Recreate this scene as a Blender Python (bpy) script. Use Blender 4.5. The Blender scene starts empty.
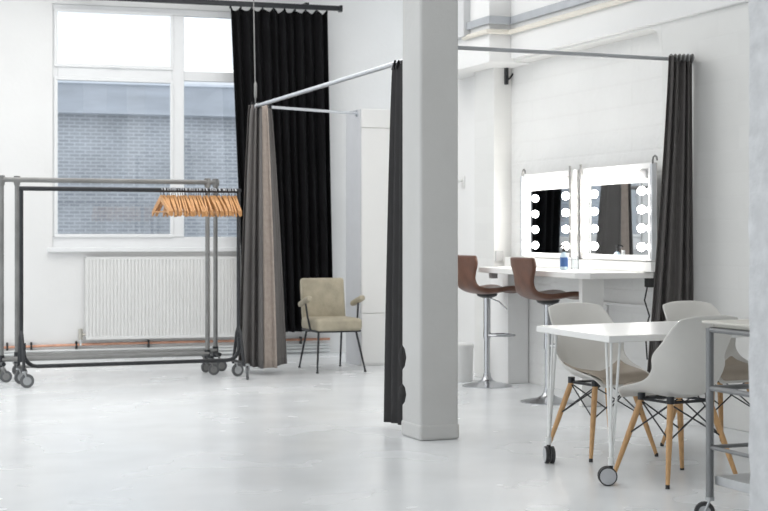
import bpy, bmesh, math, random
from mathutils import Vector, Matrix
random.seed(7)
R = math.radians
PI = math.pi
scene = bpy.context.scene
COL = scene.collection

# ------------------------------------------------------------------ survey
# camera model used to take positions off the photograph (768 x 511)
EYE = 1.25
FPX = 1493.0
HOR = 235.0
YAW = math.atan(591.0 / 1493.0)
FWD = Vector((math.sin(YAW), math.cos(YAW), 0))
RGT = Vector((math.cos(YAW), -math.sin(YAW), 0))

def ray(u, v):
    return FWD + RGT * ((u - 384) / FPX) + Vector((0, 0, (HOR - v) / FPX))
def at_h(u, v, h):
    d = ray(u, v)
    return Vector((0, 0, EYE)) + d * ((h - EYE) / d.z)
def at_x(u, v, x):
    d = ray(u, v)
    return Vector((0, 0, EYE)) + d * (x / d.x)
def at_y(u, v, y):
    d = ray(u, v)
    return Vector((0, 0, EYE)) + d * (y / d.y)

# back wall frame: WO origin, WS along the wall, WN into the room
WO = Vector((3.40, 15.11, 0))
WS = Vector((math.cos(R(4.4)), -math.sin(R(4.4)), 0))
WN = Vector((-math.sin(R(4.4)), -math.cos(R(4.4)), 0))
def W(s, d, z):
    return WO + WS * s + WN * d + Vector((0, 0, z))
def at_w(u, v, d=0.0):
    dr = ray(u, v)
    e = Vector((0, 0, EYE))
    t = (d - (e - WO).dot(WN)) / dr.dot(WN)
    p = e + dr * t
    return (p - WO).dot(WS), p.z

# ------------------------------------------------------------------ materials
MATS = {}
def mat(name, col, rough=0.5, metal=0.0, var=0.0, scale=8.0, bump=0.0, bscale=60.0, emit=0.0, spec=0.5, trans=0.0, stretch=None, coat=0.0, sheen=0.0):
    if name in MATS:
        return MATS[name]
    m = bpy.data.materials.new(name)
    m.use_nodes = True
    nt = m.node_tree
    b = nt.nodes['Principled BSDF']
    c4 = (col[0], col[1], col[2], 1)
    b.inputs['Base Color'].default_value = c4
    b.inputs['Roughness'].default_value = rough
    b.inputs['Metallic'].default_value = metal
    b.inputs['Specular IOR Level'].default_value = spec
    b.inputs['Coat Weight'].default_value = coat
    b.inputs['Sheen Weight'].default_value = sheen
    if trans:
        b.inputs['Transmission Weight'].default_value = trans
    if emit:
        b.inputs['Emission Color'].default_value = c4
        b.inputs['Emission Strength'].default_value = emit
    tc = nt.nodes.new('ShaderNodeTexCoord')
    mp = nt.nodes.new('ShaderNodeMapping')
    nt.links.new(tc.outputs['Object'], mp.inputs['Vector'])
    if stretch:
        mp.inputs['Scale'].default_value = stretch
    n = nt.nodes.new('ShaderNodeTexNoise')
    n.inputs['Scale'].default_value = scale
    n.inputs['Detail'].default_value = 4
    nt.links.new(mp.outputs['Vector'], n.inputs['Vector'])
    if var > 0:
        r = nt.nodes.new('ShaderNodeValToRGB')
        r.color_ramp.elements[0].position = 0.3
        r.color_ramp.elements[1].position = 0.7
        r.color_ramp.elements[0].color = (col[0]*(1-var), col[1]*(1-var), col[2]*(1-var), 1)
        r.color_ramp.elements[1].color = (min(1, col[0]*(1+var)), min(1, col[1]*(1+var)), min(1, col[2]*(1+var)), 1)
        nt.links.new(n.outputs['Fac'], r.inputs['Fac'])
        nt.links.new(r.outputs['Color'], b.inputs['Base Color'])
    if bump > 0:
        n2 = nt.nodes.new('ShaderNodeTexNoise')
        n2.inputs['Scale'].default_value = bscale
        n2.inputs['Detail'].default_value = 3
        nt.links.new(mp.outputs['Vector'], n2.inputs['Vector'])
        bp = nt.nodes.new('ShaderNodeBump')
        bp.inputs['Strength'].default_value = bump
        bp.inputs['Distance'].default_value = 0.01
        nt.links.new(n2.outputs['Fac'], bp.inputs['Height'])
        nt.links.new(bp.outputs['Normal'], b.inputs['Normal'])
    MATS[name] = m
    return m

def brick_mat(name, c1, c2, mortar, bw, bh, msize, rough, bump, rot, dist=0.008, noisevar=0.06, rough_bump=0.25):
    """rot: euler that turns object coords so that the wall lies in the texture's XY"""
    m = bpy.data.materials.new(name)
    m.use_nodes = True
    nt = m.node_tree
    b = nt.nodes['Principled BSDF']
    b.inputs['Roughness'].default_value = rough
    tc = nt.nodes.new('ShaderNodeTexCoord')
    sp = nt.nodes.new('ShaderNodeSeparateXYZ')
    cb = nt.nodes.new('ShaderNodeCombineXYZ')
    nt.links.new(tc.outputs['Object'], sp.inputs[0])
    nt.links.new(sp.outputs[rot], cb.inputs['X'])
    nt.links.new(sp.outputs['Z'], cb.inputs['Y'])
    br = nt.nodes.new('ShaderNodeTexBrick')
    br.inputs['Scale'].default_value = 1.0
    br.inputs['Brick Width'].default_value = bw
    br.inputs['Row Height'].default_value = bh
    br.inputs['Mortar Size'].default_value = msize
    br.inputs['Mortar Smooth'].default_value = 0.3
    br.inputs['Color1'].default_value = (*c1, 1)
    br.inputs['Color2'].default_value = (*c2, 1)
    br.inputs['Mortar'].default_value = (*mortar, 1)
    nt.links.new(cb.outputs[0], br.inputs['Vector'])
    n = nt.nodes.new('ShaderNodeTexNoise')
    n.inputs['Scale'].default_value = 0.9
    n.inputs['Detail'].default_value = 5
    nt.links.new(tc.outputs['Object'], n.inputs['Vector'])
    mx = nt.nodes.new('ShaderNodeMix')
    mx.data_type = 'RGBA'
    mx.blend_type = 'MULTIPLY'
    mx.inputs['Factor'].default_value = 1.0
    rp = nt.nodes.new('ShaderNodeValToRGB')
    rp.color_ramp.elements[0].position = 0.35
    rp.color_ramp.elements[1].position = 0.65
    rp.color_ramp.elements[0].color = (1-noisevar*2, 1-noisevar*2, 1-noisevar*2, 1)
    rp.color_ramp.elements[1].color = (1, 1, 1, 1)
    nt.links.new(n.outputs['Fac'], rp.inputs['Fac'])
    nt.links.new(br.outputs['Color'], mx.inputs['A'])
    nt.links.new(rp.outputs['Color'], mx.inputs['B'])
    nt.links.new(mx.outputs['Result'], b.inputs['Base Color'])
    n2 = nt.nodes.new('ShaderNodeTexNoise')
    n2.inputs['Scale'].default_value = 14
    n2.inputs['Detail'].default_value = 5
    nt.links.new(tc.outputs['Object'], n2.inputs['Vector'])
    ma = nt.nodes.new('ShaderNodeMath')
    ma.operation = 'MULTIPLY_ADD'
    ma.inputs[1].default_value = -1.0
    nt.links.new(br.outputs['Fac'], ma.inputs[0])
    mb_ = nt.nodes.new('ShaderNodeMath')
    mb_.operation = 'MULTIPLY'
    mb_.inputs[1].default_value = rough_bump
    nt.links.new(n2.outputs['Fac'], mb_.inputs[0])
    nt.links.new(mb_.outputs[0], ma.inputs[2])
    bp = nt.nodes.new('ShaderNodeBump')
    bp.inputs['Strength'].default_value = bump
    bp.inputs['Distance'].default_value = dist
    nt.links.new(ma.outputs[0], bp.inputs['Height'])
    nt.links.new(bp.outputs['Normal'], b.inputs['Normal'])
    return m

def glass_mat(name, refl=0.08, tint=(1, 1, 1)):
    m = bpy.data.materials.new(name)
    m.use_nodes = True
    nt = m.node_tree
    nt.nodes.clear()
    out = nt.nodes.new('ShaderNodeOutputMaterial')
    t = nt.nodes.new('ShaderNodeBsdfTransparent')
    t.inputs['Color'].default_value = (*tint, 1)
    g = nt.nodes.new('ShaderNodeBsdfGlossy')
    g.inputs['Roughness'].default_value = 0.02
    lw = nt.nodes.new('ShaderNodeLayerWeight')
    lw.inputs['Blend'].default_value = 0.25
    ma = nt.nodes.new('ShaderNodeMath')
    ma.operation = 'MULTIPLY_ADD'
    ma.inputs[1].default_value = 0.6
    ma.inputs[2].default_value = refl
    nt.links.new(lw.outputs['Fresnel'], ma.inputs[0])
    mx = nt.nodes.new('ShaderNodeMixShader')
    nt.links.new(ma.outputs[0], mx.inputs['Fac'])
    nt.links.new(t.outputs[0], mx.inputs[1])
    nt.links.new(g.outputs[0], mx.inputs[2])
    nt.links.new(mx.outputs[0], out.inputs['Surface'])
    return m

def floor_mat():
    m = bpy.data.materials.new('painted_floor')
    m.use_nodes = True
    nt = m.node_tree
    b = nt.nodes['Principled BSDF']
    tc = nt.nodes.new('ShaderNodeTexCoord')
    n = nt.nodes.new('ShaderNodeTexNoise')
    n.inputs['Scale'].default_value = 1.1
    n.inputs['Detail'].default_value = 3
    n.inputs['Roughness'].default_value = 0.5
    nt.links.new(tc.outputs['Object'], n.inputs['Vector'])
    r = nt.nodes.new('ShaderNodeValToRGB')
    r.color_ramp.elements[0].position = 0.3
    r.color_ramp.elements[0].color = (0.80, 0.825, 0.845, 1)
    r.color_ramp.elements[1].position = 0.62
    r.color_ramp.elements[1].color = (0.85, 0.87, 0.885, 1)
    nt.links.new(n.outputs['Fac'], r.inputs['Fac'])
    # scuffs
    n3 = nt.nodes.new('ShaderNodeTexNoise')
    n3.inputs['Scale'].default_value = 1.6
    n3.inputs['Detail'].default_value = 2
    nt.links.new(tc.outputs['Object'], n3.inputs['Vector'])
    r3 = nt.nodes.new('ShaderNodeValToRGB')
    r3.color_ramp.elements[0].position = 0.25
    r3.color_ramp.elements[0].color = (1, 1, 1, 1)
    r3.color_ramp.elements[1].position = 0.42
    r3.color_ramp.elements[1].color = (1, 1, 1, 1)
    nt.links.new(n3.outputs['Fac'], r3.inputs['Fac'])
    mx = nt.nodes.new('ShaderNodeMix')
    mx.data_type = 'RGBA'
    mx.blend_type = 'MULTIPLY'
    mx.inputs['Factor'].default_value = 1
    nt.links.new(r.outputs['Color'], mx.inputs['A'])
    nt.links.new(r3.outputs['Color'], mx.inputs['B'])
    nt.links.new(mx.outputs['Result'], b.inputs['Base Color'])
    rr = nt.nodes.new('ShaderNodeMapRange')
    rr.inputs['From Min'].default_value = 0.3
    rr.inputs['From Max'].default_value = 0.7
    rr.inputs['To Min'].default_value = 0.20
    rr.inputs['To Max'].default_value = 0.30
    nt.links.new(n3.outputs['Fac'], rr.inputs['Value'])
    nt.links.new(rr.outputs['Result'], b.inputs['Roughness'])
    n2 = nt.nodes.new('ShaderNodeTexNoise')
    n2.inputs['Scale'].default_value = 2.2
    n2.inputs['Detail'].default_value = 2
    nt.links.new(tc.outputs['Object'], n2.inputs['Vector'])
    bp = nt.nodes.new('ShaderNodeBump')
    bp.inputs['Strength'].default_value = 0.0
    bp.inputs['Distance'].default_value = 0.01
    nt.links.new(n2.outputs['Fac'], bp.inputs['Height'])
    return m

WHITE = (0.86, 0.86, 0.85)
M_wall = mat('white_plaster', (0.86, 0.86, 0.855), 0.6, var=0.02, scale=1.5, bump=0.15, bscale=25)
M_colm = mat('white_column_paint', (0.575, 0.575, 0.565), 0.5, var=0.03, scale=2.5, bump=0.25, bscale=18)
M_ceil = mat('white_ceiling', (0.85, 0.85, 0.85), 0.8, var=0.02, scale=1)
M_brickR = brick_mat('white_painted_brick', (0.83, 0.83, 0.815), (0.80, 0.80, 0.785), (0.81, 0.81, 0.795), 0.46, 0.15, 0.006, 0.45, 0.10, 'Y', noisevar=0.02)
M_brickM = brick_mat('rough_white_brick', (0.86, 0.86, 0.85), (0.85, 0.85, 0.84), (0.84, 0.84, 0.83), 1.6, 0.17, 0.010, 0.45, 0.35, 'Y', dist=0.02, noisevar=0.03, rough_bump=1.6)
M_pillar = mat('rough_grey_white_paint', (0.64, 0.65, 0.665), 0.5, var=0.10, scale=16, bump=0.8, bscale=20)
M_floor = floor_mat()
M_upvc = mat('white_upvc', (0.88, 0.89, 0.90), 0.3, var=0.01)
M_glass = glass_mat('window_glass', 0.06, (0.96, 0.98, 1.0))
M_outbrick = brick_mat('grey_yard_brick', (0.40, 0.42, 0.455), (0.50, 0.52, 0.55), (0.66, 0.68, 0.71), 0.185, 0.062, 0.013, 0.8, 0.4, 'X', noisevar=0.13)
M_outroof = mat('grey_roof_metal', (0.50, 0.53, 0.58), 0.5, var=0.12, scale=1.2, stretch=(1, 1, 6))
M_outpale = mat('pale_fascia', (0.80, 0.84, 0.9), 0.6, var=0.03)
M_steel = mat('galvanised_steel', (0.25, 0.25, 0.245), 0.45, 0.6, var=0.15, scale=5)
M_blackm = mat('black_powder_coat', (0.028, 0.03, 0.034), 0.4, 0.3, var=0.1)
M_castr = mat('grey_caster_rubber', (0.12, 0.125, 0.13), 0.6, var=0.1)
M_casth = mat('zinc_caster_metal', (0.45, 0.46, 0.47), 0.35, 0.7, var=0.08)
M_castg = mat('pale_grey_wheel', (0.50, 0.51, 0.53), 0.45, var=0.06)
M_wood = mat('beech_hanger_wood', (0.60, 0.31, 0.125), 0.42, var=0.22, scale=14, stretch=(3, 1, 1))
M_legw = mat('beech_leg_wood', (0.56, 0.33, 0.15), 0.45, var=0.16, scale=18, stretch=(4, 4, 0.6))
M_chrome = mat('chrome', (0.50, 0.51, 0.53), 0.2, 1.0, var=0.02)
M_pole = mat('brushed_aluminium', (0.70, 0.72, 0.75), 0.32, 0.9, var=0.05)
M_blackf = mat('black_blackout_cloth', (0.0075, 0.0075, 0.0085), 0.9, var=0.2, scale=4, sheen=0.0, spec=0.15)
M_greyf = mat('charcoal_curtain_cloth', (0.15, 0.142, 0.138), 0.9, var=0.05, scale=5, stretch=(1, 1, 0.3), spec=0.15)
M_darkf = mat('dark_charcoal_curtain_cloth', (0.050, 0.049, 0.050), 0.9, var=0.05, scale=5, stretch=(1, 1, 0.3), spec=0.15)
M_beigef = mat('beige_lining_cloth', (0.42, 0.36, 0.32), 0.9, var=0.08, scale=30, spec=0.15)
M_beigeu = mat('worn_beige_vinyl', (0.43, 0.385, 0.29), 0.6, var=0.16, scale=9, bump=0.2, bscale=40)
M_leather = mat('brown_leatherette', (0.130, 0.058, 0.036), 0.36, var=0.18, scale=12, bump=0.15, bscale=70)
M_rad = mat('radiator_enamel', (0.83, 0.83, 0.82), 0.35, var=0.015)
M_copper = mat('copper_pipe', (0.62, 0.34, 0.24), 0.4, 0.6, var=0.2, scale=10)
M_pipew = mat('white_pipe_paint', (0.80, 0.82, 0.82), 0.4, var=0.04)
M_cab = mat('white_cabinet_laminate', (0.86, 0.86, 0.85), 0.45, var=0.01, scale=3)
M_top = mat('white_worktop_laminate', (0.88, 0.875, 0.86), 0.3, var=0.01, scale=5)
M_table = mat('white_table_laminate', (0.88, 0.88, 0.87), 0.28, var=0.012, scale=6)
M_legp = mat('white_leg_enamel', (0.82, 0.83, 0.82), 0.3, var=0.02)
M_shell = mat('off_white_shell_plastic', (0.74, 0.725, 0.69), 0.38, var=0.015)
M_pad = mat('greige_seat_pad', (0.47, 0.40, 0.325), 0.65, var=0.06, scale=12)
M_trunk = mat('grey_trunking_steel', (0.48, 0.50, 0.53), 0.45, 0.3, var=0.06)
M_cream = mat('cream_conduit_paint', (0.80, 0.76, 0.68), 0.4, var=0.04)
M_troll = mat('trolley_grey_steel', (0.22, 0.225, 0.23), 0.4, 0.5, var=0.1, scale=6)
M_trolt = mat('trolley_pale_shelf', (0.62, 0.60, 0.55), 0.4, 0.1, var=0.05)
M_trols = mat('trolley_steel_shelf', (0.50, 0.51, 0.52), 0.35, 0.5, var=0.08)
M_bin = mat('white_bin_plastic', (0.80, 0.80, 0.79), 0.35, var=0.02)
M_mframe = mat('white_mirror_frame', (0.87, 0.87, 0.86), 0.35, var=0.01)
M_bulb = mat('lit_opal_bulb', (1.0, 0.97, 0.92), 0.3, emit=26.0)
M_mirror = mat('silvered_mirror', (0.62, 0.64, 0.66), 0.015, 1.0)
M_plastb = mat('black_plastic', (0.02, 0.02, 0.02), 0.45, var=0.1)
M_clear = glass_mat('clear_bottle_plastic', 0.10, (0.90, 0.93, 0.95))
M_gel = mat('pale_sanitiser_gel', (0.55, 0.68, 0.78), 0.15, var=0.03)
M_label = mat('blue_bottle_label', (0.05, 0.13, 0.34), 0.5, var=0.05)
M_plate = mat('grey_switch_plate', (0.55, 0.55, 0.55), 0.4, var=0.03)
M_castblk = mat('black_caster_tyre', (0.03, 0.03, 0.032), 0.5, var=0.1)

# ------------------------------------------------------------------ mesh helpers
OFF = {}
class MB:
    def __init__(self):
        self.bm = bmesh.new()
    def box(self, c, s, rot=None, bevel=0.0, seg=2):
        """axis aligned box centred on c with size s, optional Matrix rot about c"""
        r = bmesh.ops.create_cube(self.bm, size=1.0)
        vs = r['verts']
        M = Matrix.Translation(Vector(c)) @ (rot.to_4x4() if rot else Matrix.Identity(4)) @ Matrix.Diagonal((s[0], s[1], s[2], 1))
        bmesh.ops.transform(self.bm, matrix=M, verts=vs)
        if bevel:
            es = list({e for v in vs for e in v.link_edges})
            bmesh.ops.bevel(self.bm, geom=es, offset=bevel, segments=seg, profile=0.5, affect='EDGES')
        return self
    def quadbox(self, pts):
        """8 points: bottom 4, top 4"""
        v = [self.bm.verts.new(p) for p in pts]
        for f in ((3, 2, 1, 0), (4, 5, 6, 7), (0, 1, 5, 4), (1, 2, 6, 5), (2, 3, 7, 6), (3, 0, 4, 7)):
            self.bm.faces.new([v[i] for i in f])
        return self
    def wbox(self, s0, s1, d0, d1, z0, z1):
        return self.quadbox([W(s0, d0, z0), W(s1, d0, z0), W(s1, d1, z0), W(s0, d1, z0),
                             W(s0, d0, z1), W(s1, d0, z1), W(s1, d1, z1), W(s0, d1, z1)])
    def prism(self, poly, z0, z1):
        a = [self.bm.verts.new((p[0], p[1], z0)) for p in poly]
        b = [self.bm.verts.new((p[0], p[1], z1)) for p in poly]
        n = len(poly)
        self.bm.faces.new(a[::-1])
        self.bm.faces.new(b)
        for i in range(n):
            self.bm.faces.new((a[i], a[(i+1) % n], b[(i+1) % n], b[i]))
        return self
    def tube(self, path, r, n=8, closed=False, caps=True):
        P = [Vector(p) for p in path]
        rr = r if isinstance(r, (list, tuple)) else [r]*len(P)
        rings = []
        up = None
        N = len(P)
        for i, p in enumerate(P):
            if closed:
                t = (P[(i+1) % N] - P[i-1])
            else:
                t = (P[min(i+1, N-1)] - P[max(i-1, 0)])
            t.normalize()
            if up is None:
                up = t.orthogonal().normalized()
            up = (up - t * up.dot(t))
            if up.length < 1e-5:
                up = t.orthogonal()
            up.normalize()
            sd = t.cross(up)
            rings.append([self.bm.verts.new(p + (up*math.cos(2*PI*k/n) + sd*math.sin(2*PI*k/n))*rr[i]) for k in range(n)])
        for i in range(N if closed else N-1):
            A, B = rings[i], rings[(i+1) % N]
            for k in range(n):
                self.bm.faces.new((A[k], A[(k+1) % n], B[(k+1) % n], B[k]))
        if caps and not closed:
            self.bm.faces.new(rings[0][::-1])
            self.bm.faces.new(rings[-1])
        return self
    def lathe(self, prof, c=(0, 0, 0), n=24, axis='Z', rot=None):
        """prof list of (r, h)"""
        base = len(self.bm.verts)
        c = Vector(c)
        def tr(x, y, z):
            v = Vector((x, y, z))
            if axis == 'X':
                v = Vector((z, x, y))
            elif axis == 'Y':
                v = Vector((x, z, y))
            if rot:
                v = rot @ v
            return c + v
        rings = []
        for (r, h) in prof:
            if r < 1e-6:
                rings.append([self.bm.verts.new(tr(0, 0, h))])
            else:
                rings.append([self.bm.verts.new(tr(r*math.cos(2*PI*k/n), r*math.sin(2*PI*k/n), h)) for k in range(n)])
        for A, B in zip(rings, rings[1:]):
            for k in range(n):
                a = [A[k % len(A)], A[(k+1) % n % len(A)], B[(k+1) % n % len(B)], B[k % len(B)]]
                u = []
                for v in a:
                    if v not in u:
                        u.append(v)
                if len(u) > 2:
                    try:
                        self.bm.faces.new(u)
                    except ValueError:
                        pass
        for Rg, rev in ((rings[0], True), (rings[-1], False)):
            if len(Rg) > 2:
                self.bm.faces.new(Rg[::-1] if rev else Rg)
        return self
    def sphere(self, c, r, seg=12):
        bmesh.ops.create_uvsphere(self.bm, u_segments=seg, v_segments=max(6, seg*2//3), radius=r, matrix=Matrix.Translation(Vector(c)))
        return self
    def grid(self, f, nu, nv):
        V = [[self.bm.verts.new(f(i/(nu-1), j/(nv-1))) for i in range(nu)] for j in range(nv)]
        for j in range(nv-1):
            for i in range(nu-1):
                self.bm.faces.new((V[j][i], V[j][i+1], V[j+1][i+1], V[j+1][i]))
        return self
    def build(self, name, m, parent=None, smooth=True, bevel=0.0, solid=0.0, sub=0, angle=35, soff=0.0, seg=2):
        bmesh.ops.recalc_face_normals(self.bm, faces=self.bm.faces)
        me = bpy.data.meshes.new(name)
        off = OFF.get(parent.name, Vector((0, 0, 0))) if parent else Vector((0, 0, 0))
        if off.length:
            bmesh.ops.translate(self.bm, vec=-off, verts=self.bm.verts)
        self.bm.to_mesh(me)
        self.bm.free()
        o = bpy.data.objects.new(name, me)
        COL.objects.link(o)
        me.materials.append(m)
        if parent:
            o.parent = parent
            OFF[o.name] = off
        if smooth:
            for p in me.polygons:
                p.use_smooth = True
            try:
                me.set_sharp_from_angle(angle=R(angle))
            except Exception:
                pass
        if solid:
            s = o.modifiers.new('solid', 'SOLIDIFY')
            s.thickness = solid
            s.offset = soff
        if bevel:
            b = o.modifiers.new('bevel', 'BEVEL')
            b.width = bevel
            b.segments = seg
            b.limit_method = 'ANGLE'
            b.angle_limit = R(40)
        if sub:
            s = o.modifiers.new('sub', 'SUBSURF')
            s.levels = sub
            s.render_levels = sub
        return o

def tag(o, label, cat, group=None):
    o['label'] = label
    o['category'] = cat
    if group:
        o['group'] = group
    return o
def struct(o, label=None):
    o['kind'] = 'structure'
    return o
def thing(name, label, cat, loc=(0, 0, 0), group=None):
    o = bpy.data.objects.new(name, None)
    o.empty_display_size = 0.1
    COL.objects.link(o)
    o.location = loc
    OFF[o.name] = Vector(loc)
    return tag(o, label, cat, group)
def dup(o, parent=None):
    c = o.copy()
    COL.objects.link(c)
    c.parent = parent
    for ch in list(o.children):
        dup(ch, c)
    return c
def place(o, loc, rz):
    o.location = loc
    o.rotation_euler = (0, 0, rz)
    return o

# ================================================================== SETTING
ZC = 4.05
XR = 5.63      # right wall plane
# floor
struct(MB().box((1.0, 6.2, -0.05), (14.0, 20.4, 0.1)).build('floor', M_floor, smooth=False))
# ceiling
struct(MB().box((0.6, 6.3, ZC + 0.06), (13.2, 20.2, 0.12)).build('ceiling', M_ceil, smooth=False))

# ---- back wall with a window opening
sL = at_w(52.5, 150)[0]
sR = at_w(318, 150)[0]
zB = at_w(114, 249)[1] + 0.015
zT = at_w(114, 6.0)[1]
mb = MB()
mb.wbox(-9.0, sL, -0.3, 0, 0, ZC)
mb.wbox(sR, 4.2, -0.3, 0, 0, ZC)
mb.wbox(sL, sR, -0.3, 0, 0, zB)
mb.wbox(sL, sR, -0.3, 0, zT, ZC)
struct(mb.build('wall_back', M_wall, smooth=False))

# ---- window_1
d0, d1 = -0.09, -0.02
um1, um2 = at_w(172, 150, d1)[0], at_w(184, 150, d1)[0]
lp0 = at_w(57.6, 150, d1)[0]
z_lb = at_w(114, 234, d1)[1]      # bottom of lower pane
z_lt = at_w(114, 81.5, d1)[1]     # top of lower pane
z_ub = at_w(114, 65.0, d1)[1]     # bottom of upper pane
z_ut = at_w(114, 13.0, d1)[1]
rp1 = sR - (lp0 - sL)
z_rb = z_lb - 0.03
mb = MB()
mb.wbox(sL, sR, d0, d1, z_ut, zT)
mb.wbox(sL, sR, d0, d1, zB, z_rb)
mb.wbox(sL, lp0, d0, d1, z_rb, z_ut)
mb.wbox(um1, um2, d0, d1 + 0.012, z_rb, z_ut)
mb.wbox(rp1, sR, d0, d1, z_rb, z_ut)
mb.wbox(lp0, um1, d0, d1, z_ub, z_lt)
mb.wbox(um2, rp1, d0, d1, z_ub - 0.04, z_lt + 0.03)
mb.wbox(lp0, um1, d0, d1, z_rb, z_lb)
win = struct(mb.build('window_1', M_upvc, smooth=False, bevel=0.006))
# opening casement beads (raised sash of the two left lights)
def sash(s0, s1, z0, z1, w=0.035):
    m = MB()
    m.wbox(s0 - w, s1 + w, d1, d1 + 0.02, z1, z1 + w)
    m.wbox(s0 - w, s1 + w, d1, d1 + 0.02, z0 - w, z0)
    m.wbox(s0 - w, s0, d1, d1 + 0.02, z0, z1)
    m.wbox(s1, s1 + w, d1, d1 + 0.02, z0, z1)
    return m.build('sash', M_upvc, win, smooth=False, bevel=0.005)
s_up = sash(lp0, um1 - 0.02, z_ub, z_ut - 0.01)
sash(lp0, um1 - 0.02, z_lb, z_lt)
MB().wbox((lp0+um1)/2 - 0.05, (lp0+um1)/2 + 0.05, d1 + 0.02, d1 + 0.045, z_ub - 0.032, z_ub - 0.012).build('handle', M_upvc, s_up, bevel=0.004)
def pane(s0, s1, z0, z1):
    return MB().wbox(s0, s1, -0.062, -0.056, z0, z1).build('pane', M_glass, win, smooth=False)
pane(lp0, um1, z_ub, z_ut); pane(lp0, um1, z_lb, z_lt)
pane(um2, rp1, z_ub, z_ut); pane(um2, rp1, z_rb, z_lt)
struct(MB().wbox(sL - 0.05, sR + 0.05, -0.09, 0.07, zB - 0.045, zB + 0.002).build('trim_1', M_upvc, smooth=False, bevel=0.008))

# ---- yard building seen through the window
yb = thing('brick_building', 'grey brick building with a pale metal roof edge seen through the window', 'building', W(-1.0, -11.0, 0))
MB().wbox(-9, 9, -11.6, -11.0, -0.3, 3.35).build('wall', M_outbrick, yb, smooth=False)
MB().wbox(-9, 9, -11.7, -10.75, 3.35, 3.95).build('fascia', M_outroof, yb, smooth=False)
MB().wbox(-9, 9, -10.78, -10.70, 3.86, 3.97).build('gutter', M_outpale, yb, smooth=False)
struct(MB().wbox(-10, 10, -12, -0.31, -0.25, -0.12).build('ground', mat('yard_paving', (0.45, 0.46, 0.48), 0.8, var=0.1), smooth=False))

struct(MB().box((0.6, -3.95, ZC/2), (13.2, 0.1, ZC)).build('wall_front', M_wall, smooth=False))

# ---- right wall, recess, beam, pier
YR0, YR1 = 8.96, 11.60          # recess between these
XREC = 5.775
XP = 5.61
ZBM = 2.725
mb = MB()
mb.prism([(XR, -3.8), (6.3, -3.8), (6.3, YR0), (XR, YR0)], 0, ZC)
# rounded upper corner of the blocked-up opening, then the wall over it
arc = [(YR0, ZBM - 0.22)] + [(YR0 + 0.16*(1-math.cos(R(a))), ZBM - 0.22 + 0.2*math.sin(R(a))) for a in (20, 40, 60, 80, 90)] + [(YR1, ZBM - 0.02), (YR1, ZC), (YR0, ZC)]
va = [mb.bm.verts.new((XR, y, z)) for y, z in arc]
vb = [mb.bm.verts.new((XREC + 0.02, y, z)) for y, z in arc]
mb.bm.faces.new(va); mb.bm.faces.new(vb[::-1])
for i in range(len(arc)):
    j = (i+1) % len(arc)
    mb.bm.faces.new((va[i], vb[i], vb[j], va[j]))
mb.prism([(XP, YR1), (6.3, YR1), (6.3, 12.0), (XP, 12.0)], 0, ZC)
struct(mb.build('wall_right', M_brickR, smooth=False, bevel=0.012))
struct(MB().prism([(XREC, YR0 - 0.05), (6.3, YR0 - 0.05), (6.3, YR1 + 0.05), (XREC, YR1 + 0.05)], 0, ZC).build('wall_recess', M_brickM, smooth=False))
struct(MB().prism([(5.74, 12.0), (6.3, 12.0), (6.3, 13.1), (5.74, 13.1)], 0, ZC).build('wall_far', M_wall, smooth=False))
# beam: near stretch slightly proud, far stretch well proud
mb = MB()
mb.prism([(XR - 0.035, -3.5), (XR + 0.1, -3.5), (XR + 0.1, 11.25), (XR - 0.035, 11.25)], ZBM, ZC)
mb.prism([(5.395, 11.25), (5.9, 11.25), (5.9, 12.6), (5.395, 12.6)], ZBM - 0.035, ZC)
struct(mb.build('beam', M_wall, smooth=False, bevel=0.01))
# boxed-in pipe casing under the worktop end
struct(MB().prism([(5.575, 11.26), (5.77, 11.26), (5.77, 11.6), (5.575, 11.6)], 0, 0.94).build('trim_2', M_wall, smooth=False, bevel=0.006))
# vertical duct at the far end of the beam
struct(MB().prism([(5.33, 11.62), (5.41, 11.62), (5.41, 12.0), (5.33, 12.0)], 2.95, ZC).build('trim_3', mat('pale_grey_duct_paint', (0.66, 0.67, 0.68), 0.5, var=0.03), smooth=False, bevel=0.006))
# panel frame lines below the counter
mb = MB()
mb.box((XREC - 0.006, 9.75, 0.73), (0.03, 1.2, 0.022))
mb.box((XREC - 0.006, 9.95, 0.36), (0.03, 0.022, 0.72))
struct(mb.build('trim_4', M_wall, smooth=False, bevel=0.004))

# ---- column
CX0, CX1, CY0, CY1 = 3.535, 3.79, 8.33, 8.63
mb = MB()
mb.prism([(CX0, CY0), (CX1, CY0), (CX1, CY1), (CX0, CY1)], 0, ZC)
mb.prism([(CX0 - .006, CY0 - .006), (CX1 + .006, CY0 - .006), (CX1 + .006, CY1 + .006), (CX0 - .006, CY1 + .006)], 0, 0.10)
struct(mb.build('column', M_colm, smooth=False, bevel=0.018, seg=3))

# ---- near painted brick pillar at the edge of the picture
def pillar():
    p = at_y(749.5, 235, 4.25)
    x0 = p.x
    m = MB()
    random.seed(3)
    n = 54
    rows = []
    for k in range(n + 1):
        z = ZC * k / n
        j = 0.008 * math.sin(k * 1.9) + random.uniform(-0.006, 0.006) + (0.008 if k % 2 else 0)
        rows.append([m.bm.verts.new(q) for q in ((x0 + j*0.4, 4.25 + j, z), (x0, 4.2, z), (x0, 3.85, z), (x0 + 0.4, 3.85, z), (x0 + 0.4, 4.25, z))])
    for a, b in zip(rows, rows[1:]):
        for i in range(5):
            m.bm.faces.new((a[i], a[(i+1) % 5], b[(i+1) % 5], b[i]))
    m.bm.faces.new(rows[0]); m.bm.faces.new(rows[-1])
    return struct(m.build('pillar', M_pillar, angle=50))
pillar()

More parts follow.
